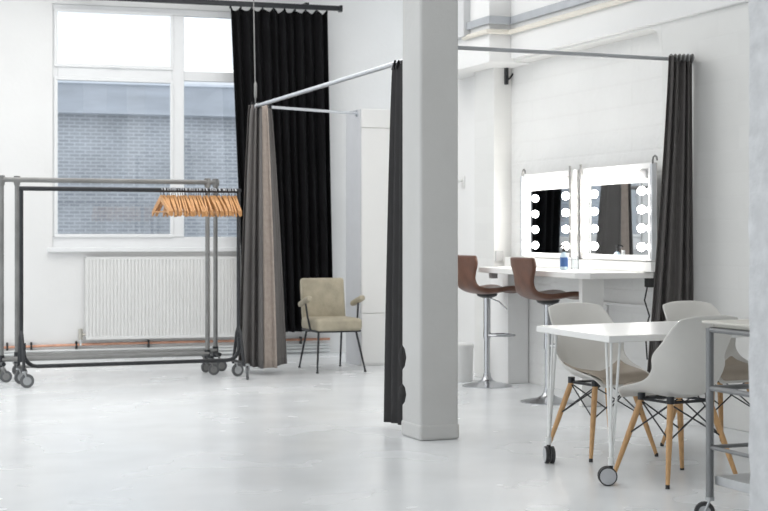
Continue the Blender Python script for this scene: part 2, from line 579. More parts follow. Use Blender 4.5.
# ================================================================== BACK WALL THINGS
# radiator
s0, z1 = at_w(86, 257, 0.09); s1, _ = at_w(238, 257, 0.09); _, z0 = at_w(100, 339.5, 0.09)
rad = thing('radiator', 'white panel radiator with vertical grooves under the window', 'radiator', W((s0+s1)/2, 0.06, z0))
m = MB()
nfl = 44
pts = []
for k in range(nfl):
    a = s0 + (s1 - s0) * k / nfl
    b = s0 + (s1 - s0) * (k + 0.62) / nfl
    c = s0 + (s1 - s0) * (k + 0.74) / nfl
    e = s0 + (s1 - s0) * (k + 0.90) / nfl
    pts += [(a, 0.10), (b, 0.10), (c, 0.090), (e, 0.090)]
pts += [(s1, 0.10)]
lo, hi = z0 + 0.03, z1 - 0.03
v1 = [m.bm.verts.new(W(s, d, lo)) for s, d in pts]
v2 = [m.bm.verts.new(W(s, d, hi)) for s, d in pts]
for i in range(len(pts) - 1):
    m.bm.faces.new((v1[i], v1[i+1], v2[i+1], v2[i]))
m.wbox(s0, s1, 0.035, 0.086, z0 + 0.01, z1 - 0.012)
m.wbox(s0, s1, 0.08, 0.10, z1 - 0.03, z1 - 0.004)
m.wbox(s0, s1, 0.08, 0.10, z0, z0 + 0.03)
m.build('panel', M_rad, rad, smooth=False)
m = MB()
m.wbox(s0 - 0.004, s1 + 0.004, 0.025, 0.102, z1 - 0.012, z1)
m.wbox(s0 - 0.004, s0, 0.025, 0.102, z0 + 0.02, z1)
m.wbox(s1, s1 + 0.004, 0.025, 0.102, z0 + 0.02, z1)
m.build('casing', M_rad, rad, smooth=False)
m = MB()
m.tube([W(s0 - 0.05, 0.06, z0 + 0.05), W(s0 + 0.01, 0.06, z0 + 0.05)], 0.014)
m.tube([W(s0 - 0.05, 0.06, z0 + 0.0), W(s0 - 0.05, 0.06, z0 + 0.11)], 0.022, 10)
m.build('valve', mat('nickel_valve', (0.55, 0.53, 0.48), 0.35, 0.7, var=0.05), rad)
MB().tube([W(s0 - 0.05, 0.06, 0.135), W(s0 - 0.05, 0.06, z0 + 0.02)], 0.009).build('feed_pipe', M_pipew, rad)
for ss in (s0 + 0.25, s1 - 0.25):
    MB().wbox(ss - .02, ss + .02, 0.0, 0.04, z0 + 0.05, z1 - 0.08).build('wall_bracket', M_rad, rad, smooth=False)

# pipes along the wall
zc = 0.128
sa, sb = at_w(-25, 345)[0], 1.9
cp = thing('copper_pipe', 'bare copper heating pipe running along the back wall above white pipes', 'pipe', W(0, 0.035, zc))
MB().tube([W(sa, 0.035, zc), W(at_w(28, 345)[0], 0.035, zc + 0.008), W(-0.6, 0.035, zc + 0.018), W(0.3, 0.035, zc + .022), W(sb, 0.035, zc + 0.02)], 0.013).build('tube', M_copper, cp)
for u in (7, 31, 76, 148, 300):
    s = at_w(u, 345)[0]
    MB().wbox(s - 0.009, s + 0.009, 0.0, 0.055, zc - 0.025, zc + 0.05).build('clip', M_plastb, cp, smooth=False)
for k, (z, r, lab) in enumerate(((0.088, 0.011, 'white painted pipe along the back wall just under the copper pipe'),
                                 (0.058, 0.012, 'white painted pipe second below the copper pipe along the back wall'),
                                 (0.022, 0.014, 'thickest white painted pipe lying lowest along the back wall by the floor'))):
    tag(MB().tube([W(sa, 0.035, z), W(sb, 0.035, z + 0.006)], r).build('heating_pipe', M_pipew), lab, 'pipe', 'white heating pipes along the back wall')

# curtain track
def zt(u, v, d): return at_w(u, v, d)
tsL, _ = at_w(60, 0, 0.22); tsR, ztr = at_w(340, 9.5, 0.22)
_, ztl = at_w(200, 3.6, 0.22)
tk = thing('curtain_track', 'black curtain track along the top of the window', 'curtain track', W((tsL+tsR)/2, 0.22, ztr))
MB().wbox(tsL, tsR, 0.195, 0.245, ztr - 0.015, ztr + 0.035).build('rail', M_blackm, tk, smooth=False, bevel=0.006)
MB().wbox(tsR - 0.01, tsR + 0.02, 0.185, 0.255, ztr - 0.025, ztr + 0.04).build('end_cap', M_blackm, tk, smooth=False)
for s in (tsL + 0.3, (tsL+tsR)/2, tsR - 0.35):
    MB().wbox(s - 0.02, s + 0.02, 0.0, 0.2, ztr + 0.035, ztr + 0.06).build('bracket', M_blackm, tk, smooth=False)

def curtain(m, top, bot, zt_, zb_, folds, a0, a1, nrm, seed=0, nu=None, nv=28, sag=0.0, powr=1.0, top_drop=None, hem=None):
    """top/bot: functions t->Vector2 (x,y); folds waves; a0,a1 amplitudes; nrm: 2d normal"""
    rnd = random.Random(seed)
    ph = [rnd.uniform(0, 6.28) for _ in range(6)]
    nu = nu or int(folds * 10) + 1
    nx, ny = nrm
    def f(u, v):
        t = u
        k = v ** powr
        p = top(t) * (1 - k) + bot(t) * k
        a = a0 * (1 - v) + a1 * v
        w = math.sin(2*PI*folds*t + ph[0] + 0.9*math.sin(2*PI*t*1.7 + ph[1]) + 0.25*math.sin(3*v + ph[2]))
        w += 0.35 * math.sin(2*PI*folds*0.5*t + ph[3] + 1.2*v)
        o = a * w
        z = zt_ * (1 - v) + zb_ * v
        if top_drop:
            z -= top_drop(t) * max(0, 1 - v*14)
        if hem:
            z += hem(t) * v**6
        return Vector((p.x + nx*o, p.y + ny*o, z))
    m.grid(f, nu, nv)
    return m

def V2(p): return Vector((p[0], p[1]))
def lin(a, b):
    a, b = V2(a), V2(b)
    return lambda t: a*(1-t) + b*t

# black blackout curtain
ct0 = W(at_w(230, 10, 0.2)[0], 0.2, 0); ct1 = W(at_w(327, 14, 0.2)[0], 0.2, 0)
cb0 = W(at_w(243, 330, 0.2)[0], 0.2, 0); cb1 = W(at_w(333.5, 330, 0.2)[0], 0.2, 0)
z_top = ztr - 0.01; z_bot = at_w(333, 331, 0.2)[1]
bc = thing('blackout_curtain', 'black floor-length curtain hanging over the right side of the window', 'curtain', (ct0 + ct1) / 2 + Vector((0, 0, z_bot)))
m = MB()
curtain(m, lin(ct0, ct1), lin(cb0, cb1), z_top, z_bot, 11, 0.035, 0.055, (WN.x, WN.y), seed=4,
        top_drop=lambda t: 0.05*abs(math.sin(PI*t*9)))
m.build('cloth', M_blackf, bc, solid=0.004, angle=180)
for k in range(10):
    p = ct0.lerp(ct1, k/9)
    MB().tube([p + Vector((0, 0, z_top - 0.03)), p + Vector((0, 0, ztr + 0.0))], 0.008, 6).build('hook', M_blackm, bc)

# tall white cabinet
KX, KY = 5.04, 13.32
cab = thing('tall_cabinet', 'tall white cabinet with stacked flat panels standing behind the armchair', 'cabinet', (KX, KY, 0))
KX1, KY1 = 6.2, 13.72
ztop = 2.455
m = MB(); m.prism([(KX, KY), (KX1, KY), (KX1, KY1), (KX, KY1)], 0, ztop)
m.build('carcass', M_cab, cab, smooth=False, bevel=0.004)
MB().box((KX - 0.005, (KY+KY1)/2, ztop/2), (0.010, KY1 - KY, ztop - 0.004)).build('side_shade_panel', mat('blue_grey_side_shade', (0.60, 0.61, 0.635), 0.5, var=0.02), cab, smooth=False)  # thin sheet added; the cabinet side's shade is put into its colour
for (a, b, nm) in ((0.02, 0.50, 'panel'), (0.506, ztop - 0.185, 'door'), (ztop - 0.178, ztop - 0.003, 'panel')):
    MB().box(((KX+KX1)/2, KY - 0.008, (a+b)/2), (KX1 - KX - 0.004, 0.016, b - a)).build(nm, M_cab, cab, smooth=False, bevel=0.003)

# ================================================================== FITTING ROOM RAILS AND CURTAINS
ZRD = 2.41
FC = at_h(256.5, 106.0, ZRD)                        # far free corner
rodA_end = Vector((3.665, CY1, 2.375))
rodB_end = Vector((KX - 0.011, 13.40, 2.415))
fr = thing('fitting_room_rail', 'aluminium corner curtain rail from the column to the tall cabinet', 'curtain rail', FC)
MB().tube([FC, rodA_end], 0.017, 10).build('pole', M_pole, fr)
MB().tube([FC, rodB_end], 0.014, 10).build('pole', M_pole, fr)
MB().sphere(FC, 0.026).build('corner_joint', M_pole, fr)
dB = (rodB_end - FC).normalized()
MB().lathe([(0.032, -0.012), (0.032, 0), (0.0, 0)], rodB_end, 16, 'X').build('flange', M_pole, fr)
MB().lathe([(0.034, -0.012), (0.034, 0.0)], rodA_end, 16, 'Y').build('flange', M_pole, fr)
ctop = at_x(252.5, -14, FC.x)
hw = thing('hanging_cable', 'thin steel wire with a turnbuckle holding up the curtain rail corner', 'cable', FC)
cb_top = Vector((FC.x - 0.04, FC.y, ZC))
MB().tube([FC + Vector((-0.01, 0, 0.02)), cb_top], 0.0055, 6).build('wire', M_steel, hw)
MB().lathe([(0.004, 0.06), (0.014, 0.08), (0.014, 0.2), (0.004, 0.22)], FC + Vector((-0.01, 0, 0)), 10).build('turnbuckle', M_steel, hw)

# grey curtain with beige lining, gathered at the free corner
def hpt(u, v, h): return V2(at_h(u, v, h))
def dpt(u, Z):
    d = FWD + RGT * ((u - 384) / FPX)
    return V2(d * Z)
gc = thing('fitting_room_curtain', 'grey fitting room curtain with a beige lining gathered at the free rail corner', 'curtain', (FC.x, FC.y, 0.06))
Zc = 13.42
m = MB(); curtain(m, lin(dpt(249, Zc + .02), dpt(262, Zc - .05)), lin(dpt(238.5, Zc + .16), dpt(264, Zc - .14)), ZRD + 0.01, 0.065, 3.0, 0.028, 0.05, (FWD.x, FWD.y), seed=2, powr=0.75)
m.build('cloth', M_greyf, gc, solid=0.004, angle=180)
m = MB(); curtain(m, lin(dpt(261, Zc - .05), dpt(267.5, Zc - .04)), lin(dpt(263.5, Zc - .14), dpt(277.5, Zc - .08)), ZRD - 0.0, 0.065, 1.0, 0.012, 0.02, (FWD.x, FWD.y), seed=5, powr=0.8)
m.build('lining', M_beigef, gc, solid=0.004, angle=180)
m = MB(); curtain(m, lin(dpt(266.5, Zc - .0), dpt(271, Zc + .1)), lin(dpt(276, Zc - .06), dpt(287, Zc + .26)), ZRD + 0.01, 0.075, 1.5, 0.02, 0.03, (FWD.x, FWD.y), seed=9, powr=0.8)
m.build('cloth', M_greyf, gc, solid=0.004, angle=180)
for k in range(7):
    p = dpt(250 + 3.2*k, Zc)
    MB().tube([(p.x, p.y, ZRD - 0.02), (p.x + .01, p.y - .02, ZRD + 0.03), (p.x + .02, p.y + .01, ZRD - .02)], 0.008, 6).build('ring', M_blackm, gc)

# charcoal curtain beside the column
dc = thing('fitting_room_curtain', 'dark charcoal curtain bunched against the back edge of the white column', 'curtain', (3.62, 9.0, 0.06))
Zd = 9.72
m = MB()
def bumps(u, v): return 0
curtain(m, lin(dpt(394.0, Zd + .10), dpt(408, Zd - .16)), lin(dpt(385.5, Zd + .05), dpt(408, Zd - .18)), 2.375, 0.03, 3.2, 0.016, 0.022, (RGT.x, RGT.y), seed=11, powr=0.7)
m.build('cloth', M_darkf, dc, solid=0.004, angle=180)
for zc_, hh in ((0.52, 0.15), (0.30, 0.13)):
    p = dpt(402.3, 8.9)
    MB().lathe([(0.0, -hh/2), (0.016, -hh/3), (0.024, 0), (0.016, hh/3), (0.0, hh/2)], (p.x, p.y, zc_), 12).build('fold', M_darkf, dc)
for k in range(4):
    p = dpt(394 + 3.5*k, Zd)
    MB().tube([(p.x, p.y, 2.33), (p.x, p.y - .02, 2.38), (p.x, p.y + .03, 2.33)], 0.008, 6).build('ring', M_blackm, dc)

# rail across the make-up bay, column to wall
ra = Vector((CX1, 8.50, 2.42)); rb = Vector((XR - 0.0, 8.62, 2.432))
mr = thing('curtain_rail', 'thin grey curtain rail from the column across to the brick wall', 'curtain rail', rb)
MB().tube([ra, rb], 0.0135, 10).build('pole', mat('dull_zinc_pole', (0.42, 0.43, 0.45), 0.4, 0.4, var=0.05), mr)
MB().lathe([(0.045, -0.014), (0.045, 0), (0, 0)], rb, 16, 'X').build('flange', M_pole, mr)
MB().lathe([(0.03, 0), (0.03, 0.012)], ra, 16, 'X').build('flange', M_pole, mr)
rc = thing('makeup_bay_curtain', 'charcoal grey curtain gathered at the wall end of the make-up bay rail', 'curtain', (5.45, 8.6, 0.15))
m = MB()
curtain(m, lin(dpt(669, 9.86), dpt(692, 10.02)), lin(dpt(645, 9.82), dpt(694, 10.05)), 2.435, 0.16, 4.2, 0.028, 0.038, (FWD.x, FWD.y), seed=21, powr=1.15, nv=40)
m.build('cloth', M_greyf, rc, solid=0.004, angle=180)
for k in range(6):
    p = dpt(671 + 4.2*k, 9.9)
    MB().lathe([(0.022, -0.006), (0.028, 0), (0.022, 0.006)], (p.x, p.y, 2.425), 12, 'X').build('ring', M_steel, rc)

# ================================================================== CLOTHES RACKS
def caster(m_wheel, m_fork, parent, p, r=0.05, yaw=0.0, w=0.022):
    """caster whose wheel touches z=0 under p"""
    rot = Matrix.Rotation(yaw, 3, 'Z')
    c = Vector((p[0], p[1], 0)) + rot @ Vector((0.022, 0, r))
    wh = MB().lathe([(r*0.55, -w*0.5), (r*0.93, -w*0.5), (r, -w*0.25), (r, w*0.25), (r*0.93, w*0.5), (r*0.55, w*0.5)], c, 20, 'Y', rot)
    f = MB()
    for s in (-1, 1):
        q = [c + rot @ Vector((0, s*(w*0.5 + 0.004), 0)), Vector((p[0], p[1], r*2 + 0.012)) + rot @ Vector((0, s*(w*0.5 + 0.004), 0))]
        f.tube(q, 0.006, 6)
    f.lathe([(0.02, r*2 + 0.006), (0.02, r*2 + 0.02)], (p[0], p[1], 0), 12)
    f.tube([(p[0], p[1], r*2 + 0.01), (p[0], p[1], p[2])], 0.009, 8)
    cs = f.build('caster', m_fork, parent)
    wh.build('wheel', m_wheel, cs)
    hb = MB().lathe([(0.0, -w*0.56), (r*0.6, -w*0.54), (r*0.6, w*0.54), (0.0, w*0.56)], c, 16, 'Y', rot)
    hb.build('hub', m_fork, cs)
    return cs

# black rack in front
BX0, BX1, BYC = 1.755, 3.615, 12.58
br = thing('clothes_rack', 'black metal clothes rack on casters loaded with wooden hangers', 'clothes rack', ((BX0+BX1)/2, BYC, 0))
zbt = 1.635
MB().tube([(BX0 - .02, BYC, zbt), (BX1 + .02, BYC, zbt)], 0.019, 10).build('hanging_bar', M_blackm, br)
for x in (BX0, BX1):
    MB().tube([(x, BYC, zbt + 0.012), (x, BYC, 0.42), (x, BYC, 0.2)], 0.017, 10).build('post', M_blackm, br)
    f = MB()
    f.tube([(x, BYC, 0.46), (x, BYC - 0.06, 0.40), (x, BYC - 0.17, 0.12)], 0.014, 8)
    f.tube([(x, BYC, 0.46), (x, BYC + 0.06, 0.40), (x, BYC + 0.17, 0.12)], 0.014, 8)
    f.tube([(x, BYC - 0.165, 0.145), (x, BYC + 0.165, 0.145)], 0.013, 8)
    f.build('end_frame', M_blackm, br)
# base rail bent up into the end frames, and a plain rail behind it
rx = 0.11
yb_, zb_ = BYC - 0.06, 0.165
lp = [(BX0 + .012, yb_, 0.36)]
lp += [(BX0 + .012 + rx*(1 - math.cos(R(q))), yb_, zb_ + rx*(1 - math.sin(R(q)))) for q in (0, 22, 45, 68, 90)]
lp += [(BX1 - .012 - rx*(1 - math.cos(R(q))), yb_, zb_ + rx*(1 - math.sin(R(q)))) for q in (90, 68, 45, 22, 0)]
lp += [(BX1 - .012, yb_, 0.36)]
MB().tube(lp, 0.017, 10).build('base_rail', M_blackm, br)
MB().tube([(BX0, BYC + .15, 0.15), (BX1, BYC + .15, 0.15)], 0.015, 10).build('base_rail', M_steel, br)
for (x, y, yw) in ((BX0 + .0, BYC - .17, 0.0), (BX0 - .0, BYC + .17, 0.3), (BX1 + .03, BYC - .17, 1.25), (BX1 + .02, BYC + .17, 0.2)):
    caster(M_castr, M_casth, br, (x, y, 0.14), 0.058, yw)

# grey racks behind
def grey_rack(label, X0, X1, Y, zt_):
    g = thing('clothes_rack', label, 'clothes rack', ((X0+X1)/2, Y, 0), 'grey tube clothes racks behind the black one')
    MB().tube([(X0, Y, zt_), (X1, Y, zt_)], 0.021, 10).build('hanging_bar', M_steel, g)
    for x in (X0, X1):
        MB().tube([(x, Y, 0.15), (x, Y, zt_ + 0.03)], 0.021, 10).build('post', M_steel, g)
        f = MB(); f.tube([(x - .03, Y, zt_), (x + .03, Y, zt_)], 0.028, 10); f.tube([(x, Y, zt_ - .045), (x, Y, zt_ + .035)], 0.028, 10)
        f.build('fitting', M_steel, g)
        f = MB(); f.tube([(x, Y - .15, 0.155), (x, Y + .15, 0.155)], 0.018, 8); f.tube([(x, Y, 0.12), (x, Y, 0.22)], 0.027, 10)
        f.build('foot_bar', M_blackm, g)
        for s in (-1, 1):
            caster(M_castr, M_steel, g, (x, Y + s*.13, 0.15), 0.05, 0.25*s + 0.1)
    f = MB(); f.tube([(X0, Y - .05, 0.185), (X1, Y - .05, 0.185)], 0.017, 8); f.tube([(X0, Y + .05, 0.185), (X1, Y + .05, 0.185)], 0.017, 8)
    f.build('base_rail', M_steel, g)
def x_on(u, Y): return at_y(u, 235, Y).x
grey_rack('grey steel tube clothes rack between the black rack and the hindmost rack', x_on(1.5, 13.08), x_on(207.5, 13.08), 13.08, 1.725)
grey_rack('grey steel tube clothes rack standing hindmost, next to the radiator', x_on(17, 13.42), x_on(215.5, 13.42), 13.42, 1.735)

# hangers
def make_hanger():
    h = thing('wooden_hanger', 'wooden clothes hanger in the row hanging on the black rack', 'hanger', (0, 0, 0), 'wooden hangers on the black rack')
    pts = []
    # local: hangs in the Y-Z plane, origin on the bar axis
    body = MB()
    prof = []
    for t in [i/12 for i in range(13)]:
        y = -0.215 + 0.43*t
        a = abs(y)/0.215
        z = -0.068 - 0.135*a**1.1
        prof.append((y, z, 0.027*(1 - 0.2*a)))
    up, lo_ = [], []
    for sx in (-0.0075, 0.0075):
        up.append([body.bm.verts.new((sx, y, z + w)) for y, z, w in prof])
        lo_.append([body.bm.verts.new((sx, y, z - w)) for y, z, w in prof])
    for i in range(12):
        body.bm.faces.new((up[0][i], up[0][i+1], up[1][i+1], up[1][i]))
        body.bm.faces.new((lo_[0][i], lo_[0][i+1], lo_[1][i+1], lo_[1][i]))
        for s in (0, 1):
            body.bm.faces.new((up[s][i], up[s][i+1], lo_[s][i+1], lo_[s][i]))
    for i in (0, 12):
        body.bm.faces.new((up[0][i], up[1][i], lo_[1][i], lo_[0][i]))
    body.build('body', M_wood, h, bevel=0.003)
    MB().tube([(0, -0.195, -0.185), (0, 0.195, -0.185)], 0.006, 6).build('trouser_bar', M_wood, h)
    hk = [(0, 0.0, -0.06), (0, 0, -0.048), (0, 0.012, -0.034)]
    for a in range(-60, 181, 30):
        hk.append((0, 0.026*math.cos(R(a)), 0.026*math.sin(R(a)) - 0.004))
    MB().tube(hk, 0.0028, 5).build('hook', M_chrome, h)
    return h
h0 = make_hanger()
hx0, hx1 = x_on(161, BYC), x_on(238, BYC)
NH = 37
rnd = random.Random(5)
hx1 = min(hx1, BX1 - 0.02)
for k in range(NH):
    o = h0 if k == 0 else dup(h0)
    x = hx0 + (hx1 - hx0)*k/(NH-1)
    o.location = (x + rnd.uniform(-.006, .006), BYC, zbt + 0.0)
    o.rotation_euler = (rnd.uniform(-.03, .03), 0, rnd.uniform(-.10, .10))
    if k == 0:
        o['label'] = 'end wooden hanger with its full triangle showing, farthest from the grey curtain'
        o.rotation_euler = (0, 0, 0.12)

# ================================================================== ARMCHAIR
def armchair():
    t = thing('armchair', 'worn beige vinyl armchair with thin black legs beside the tall cabinet', 'armchair')
    m = MB(); m.box((0, 0.02, 0.435), (0.49, 0.52, 0.115), bevel=0.035, seg=4); m.build('seat', M_beigeu, t)
    rot = Matrix.Rotation(R(10), 3, 'X')
    m = MB(); m.box((0, -0.25, 0.655), (0.47, 0.085, 0.40), rot, bevel=0.03, seg=4); m.build('backrest', M_beigeu, t)
    m = MB()
    m.tube([(-.23, -.22, .375), (-.23, .24, .375), (.23, .24, .375), (.23, -.22, .375)], 0.011, 8, closed=True)
    m.tube([(-.19, -.24, .375), (-.19, -.265, .5), (-.19, -.30, .72)], 0.011, 8)
    m.tube([(.19, -.24, .375), (.19, -.265, .5), (.19, -.30, .72)], 0.011, 8)
    m.build('frame', M_blackm, t)
    for sx in (-1, 1):
        a = Vector((sx*.20, .20, .375)); b = Vector((sx*.255, .32, 0.012))
        lg = MB().tube([a, b], [0.012, 0.010], 8).build('leg', M_blackm, t)
        MB().lathe([(0.014, 0), (0.014, 0.014)], (b.x, b.y, 0), 10).build('foot', M_blackm, lg)
        a = Vector((sx*.19, -.20, .375)); b = Vector((sx*.225, -.34, 0.012))
        lg = MB().tube([a, b], [0.012, 0.010], 8).build('leg', M_blackm, t)
        MB().lathe([(0.014, 0), (0.014, 0.014)], (b.x, b.y, 0), 10).build('foot', M_blackm, lg)
        rot = Matrix.Rotation(R(13), 3, 'X')
        am = MB().box((sx*.285, 0.02, .645), (0.06, 0.31, 0.05), rot, bevel=0.02, seg=4).build('armrest', M_beigeu, t)
        MB().tube([(sx*.245, .08, .375), (sx*.27, .06, .50), (sx*.285, .04, .63)], 0.010, 8).build('arm_support', M_blackm, am)
    return t
ach = place(armchair(), (4.635, 13.05, 0), R(-91) - R(90))
ach.scale = (0.90, 0.95, 0.99)

# ================================================================== MAKE-UP COUNTER
wt_h = 0.985
ct = thing('worktop', 'long white make-up worktop fixed along the recessed wall under the mirrors', 'worktop', (5.4, 10.2, wt_h))
cA = (5.30, 11.26); cB = (5.13, 9.30)
MB().prism([cA, cB, (5.20, 9.20), (5.745, 9.25), (5.745, 11.57), (5.62, 11.57), (5.56, 11.26)], wt_h - 0.045, wt_h).build('top', M_top, ct, smooth=False, bevel=0.006)
MB().box((5.415, 9.57, (wt_h - .045)/2), (0.18, 0.05, wt_h - .05)).build('support_panel', M_top, ct, smooth=False, bevel=0.003)
MB().box((5.42, 11.22, wt_h - .07), (0.05, 0.06, 0.05)).build('bracket', M_plate, ct, smooth=False)
# low white upstand shelf the mirrors stand on
sh = tag(MB().prism([(5.66, 9.15), (5.755, 9.15), (5.755, 11.5), (5.66, 11.5)], wt_h + .002, wt_h + 0.075).build('mirror_shelf', M_top, smooth=False, bevel=0.004),
         'narrow white ledge along the back of the worktop under the mirrors', 'ledge')

def mirror(label, ya, yb, zlo, zhi, dark_side):
    """mirror on the wall between far edge ya and near edge yb"""
    xf = 5.685
    w = ya - yb
    yc = (ya + yb)/2
    t = thing('lighted_mirror', label, 'mirror', (xf, yc, zlo))
    fw = 0.04
    m = MB()
    m.box((xf, yc, zhi - fw/2), (0.05, w, fw)); m.box((xf, yc, zlo + fw/2), (0.05, w, fw))
    m.box((xf, ya - fw/2, (zlo+zhi)/2), (0.05, fw, zhi - zlo - 2*fw)); m.box((xf, yb + fw/2, (zlo+zhi)/2), (0.05, fw, zhi - zlo - 2*fw))
    m.build('frame', M_mframe, t, smooth=False, bevel=0.004)
    MB().box((xf + 0.012, yc, (zlo+zhi)/2), (0.02, w, zhi - zlo - 0.004)).build('back_board', M_mframe, t, smooth=False)
    tilt = Matrix.Rotation(R(0), 3, 'Z')
    MB().box((xf - 0.002, yc, (zlo+zhi)/2 - 0.045), (0.006, w - 2*fw, zhi - zlo - 2*fw - 0.09), tilt).build('glass', M_mirror, t, smooth=False)
    MB().box((xf - 0.004, yc, zhi - fw - 0.05), (0.012, w - 2*fw, 0.098)).build('lamp_strip', M_plate, t, smooth=False, bevel=0.002)
    xb = xf - 0.045
    def bulb(y, z):
        b = MB().sphere((xb, y, z), 0.031, 14).build('bulb', M_bulb, t)
        MB().lathe([(0.017, 0), (0.017, 0.03)], (xf - 0.022, y, z), 10, 'X').build('socket', M_mframe, b)
    zs = [zlo + 0.10 + k*(zhi - zlo - 0.30)/3 for k in range(4)]
    for z in zs:
        bulb(ya - fw - 0.06, z)
        bulb(yb + fw + 0.06, z)
    n = 5
    for k in range(n):
        bulb(ya - fw - 0.10 - k*(w - 2*fw - 0.32)/(n-1), zhi - fw - 0.045)
    MB().box((xf - 0.018, yb + fw + 0.10, zhi - fw - 0.045), (0.02, 0.14, 0.06)).build('switch_box', M_plate, t, smooth=False, bevel=0.004)
    # metal side stays with a hooked top
    for y in ((ya + 0.02,) if dark_side == 'far' else (yb - 0.03,)):
        s = MB().box((xf - 0.028, y, (zlo+zhi)/2), (0.035, 0.035, zhi - zlo - 0.02)).build('side_stay', M_pole, t, smooth=False, bevel=0.004)
        hk = [(xf - 0.03, y, zhi - 0.01)] + [(xf - 0.03, y - 0.03 + 0.03*math.cos(R(a)), zhi + 0.01 + 0.035*math.sin(R(a))) for a in (0, 45, 90, 135, 180)]
        MB().tube(hk, 0.007, 6).build('hook', M_steel, s)
    y = (yb + 0.03) if dark_side == 'far' else (ya - 0.02)
    MB().tube([(xf - 0.04, y, zlo + .01), (xf - 0.04, y, zhi + 0.03)], 0.009, 8).build('side_stay', M_steel, t)
    return t
mirror('make-up mirror edged with lit bulbs at the pier end of the worktop', 11.22, 10.20, 1.065, 1.755, 'far').rotation_euler[2] = R(-5.1)
mirror('make-up mirror edged with lit bulbs, next to the grey curtain', 10.18, 9.13, 1.065, 1.765, 'near').rotation_euler[2] = R(-1.3)

# things on the counter
p = at_x(564, 268, 5.46)
sz = thing('sanitiser_bottle', 'hand sanitiser pump bottle with a blue label on the white worktop', 'bottle', (p.x, p.y, wt_h + .001))
b = p
m = MB().lathe([(0.028, 0.0), (0.030, 0.006), (0.030, 0.11), (0.022, 0.125), (0.012, 0.132), (0.012, 0.14)], (b.x, b.y, wt_h + .001), 18); m.build('body', M_gel, sz)
MB().lathe([(0.0308, 0.025), (0.0308, 0.095)], (b.x, b.y, wt_h), 18).build('label', M_label, sz)
m = MB().lathe([(0.015, 0.137), (0.016, 0.155), (0.009, 0.157), (0.009, 0.178), (0.016, 0.18), (0.016, 0.190)], (b.x, b.y, wt_h), 12)
m.tube([(b.x, b.y, wt_h + .184), (b.x - .035, b.y - .01, wt_h + .182), (b.x - .04, b.y - .012, wt_h + .172)], 0.007, 6)
m.build('pump', M_plastb, sz)
p = at_x(575, 268, 5.48)
cl = thing('clear_bottle', 'clear empty bottle beside the hand sanitiser on the worktop', 'bottle', (p.x, p.y, wt_h + .001))
MB().lathe([(0.027, 0.0), (0.030, 0.006), (0.030, 0.09), (0.018, 0.11), (0.012, 0.118)], (p.x, p.y, wt_h + .001), 18).build('body', M_clear, cl)
MB().lathe([(0.014, 0.117), (0.014, 0.145), (0.010, 0.148)], (p.x, p.y, wt_h + .001), 12).build('cap', M_mframe, cl)

# adapter and lead by the curtain
p = at_x(652, 281, XREC)
ad = thing('power_adapter', 'black plug adapter with a dangling lead below the mirror by the grey curtain', 'adapter', (5.74, p.y, p.z))
MB().box((XREC - 0.03, p.y - .015, p.z), (0.055, 0.06, 0.09), bevel=0.008).build('plug', M_plastb, ad)
MB().tube([(XREC - .05, p.y - .03, 1.10), (XREC - .05, p.y + .01, 1.02), (XREC - .05, p.y - .04, 0.96), (XREC - .045, p.y - .01, p.z + 0.04)], 0.006, 6).build('lead', M_plastb, ad)
MB().tube([(XREC - .045, p.y - .01, p.z - .04), (XREC - .05, p.y + .02, p.z - .14), (XREC - .04, p.y - .03, p.z - .25), (XREC - .05, p.y + .01, p.z - .36), (XREC - .04, p.y, .35)], 0.006, 6).build('lead', M_plastb, ad)

# small fittings on the pier
p = at_y(498.5, 256, YR1)
tag(MB().box((p.x, YR1 - 0.012, p.z), (0.07, 0.022, 0.09), bevel=0.004).build('wall_switch', M_plate), 'small grey switch on the white pier beside the mirror', 'switch')
p = at_y(507, 72, YR1 - .35)
lc = thing('cable_bracket', 'black strap and looped cable at the top of the white pier', 'bracket', (p.x, YR1 - .3, p.z))
p0 = at_y(506.5, 60, YR1 - .02); p1 = at_y(506.5, 84.5, YR1 - .02)
MB().box((p0.x, YR1 - .018, (p0.z + p1.z)/2), (0.024, 0.034, p0.z - p1.z)).build('strap', M_blackm, lc, smooth=False)
yy = YR1 - .03
pts = [at_y(u, v, yy) for u, v in ((511, 61), (514, 63), (517, 66.5), (516, 70), (513, 74), (510, 78), (507.5, 80))]
MB().tube(pts, 0.008, 6).build('cable', M_blackm, lc)
p = at_x(463, 182, 5.735)
hk = thing('wall_hook', 'small white coat hook on the wall behind the brown stools', 'hook', p)
MB().box((5.735, p.y, p.z), (0.014, 0.07, 0.11), bevel=0.004).build('plate', M_bin, hk)
MB().tube([(5.73, p.y, p.z + .02), (5.68, p.y, p.z + .0), (5.665, p.y, p.z - .04), (5.68, p.y, p.z - .06)], 0.012, 6).build('hook', M_bin, hk)

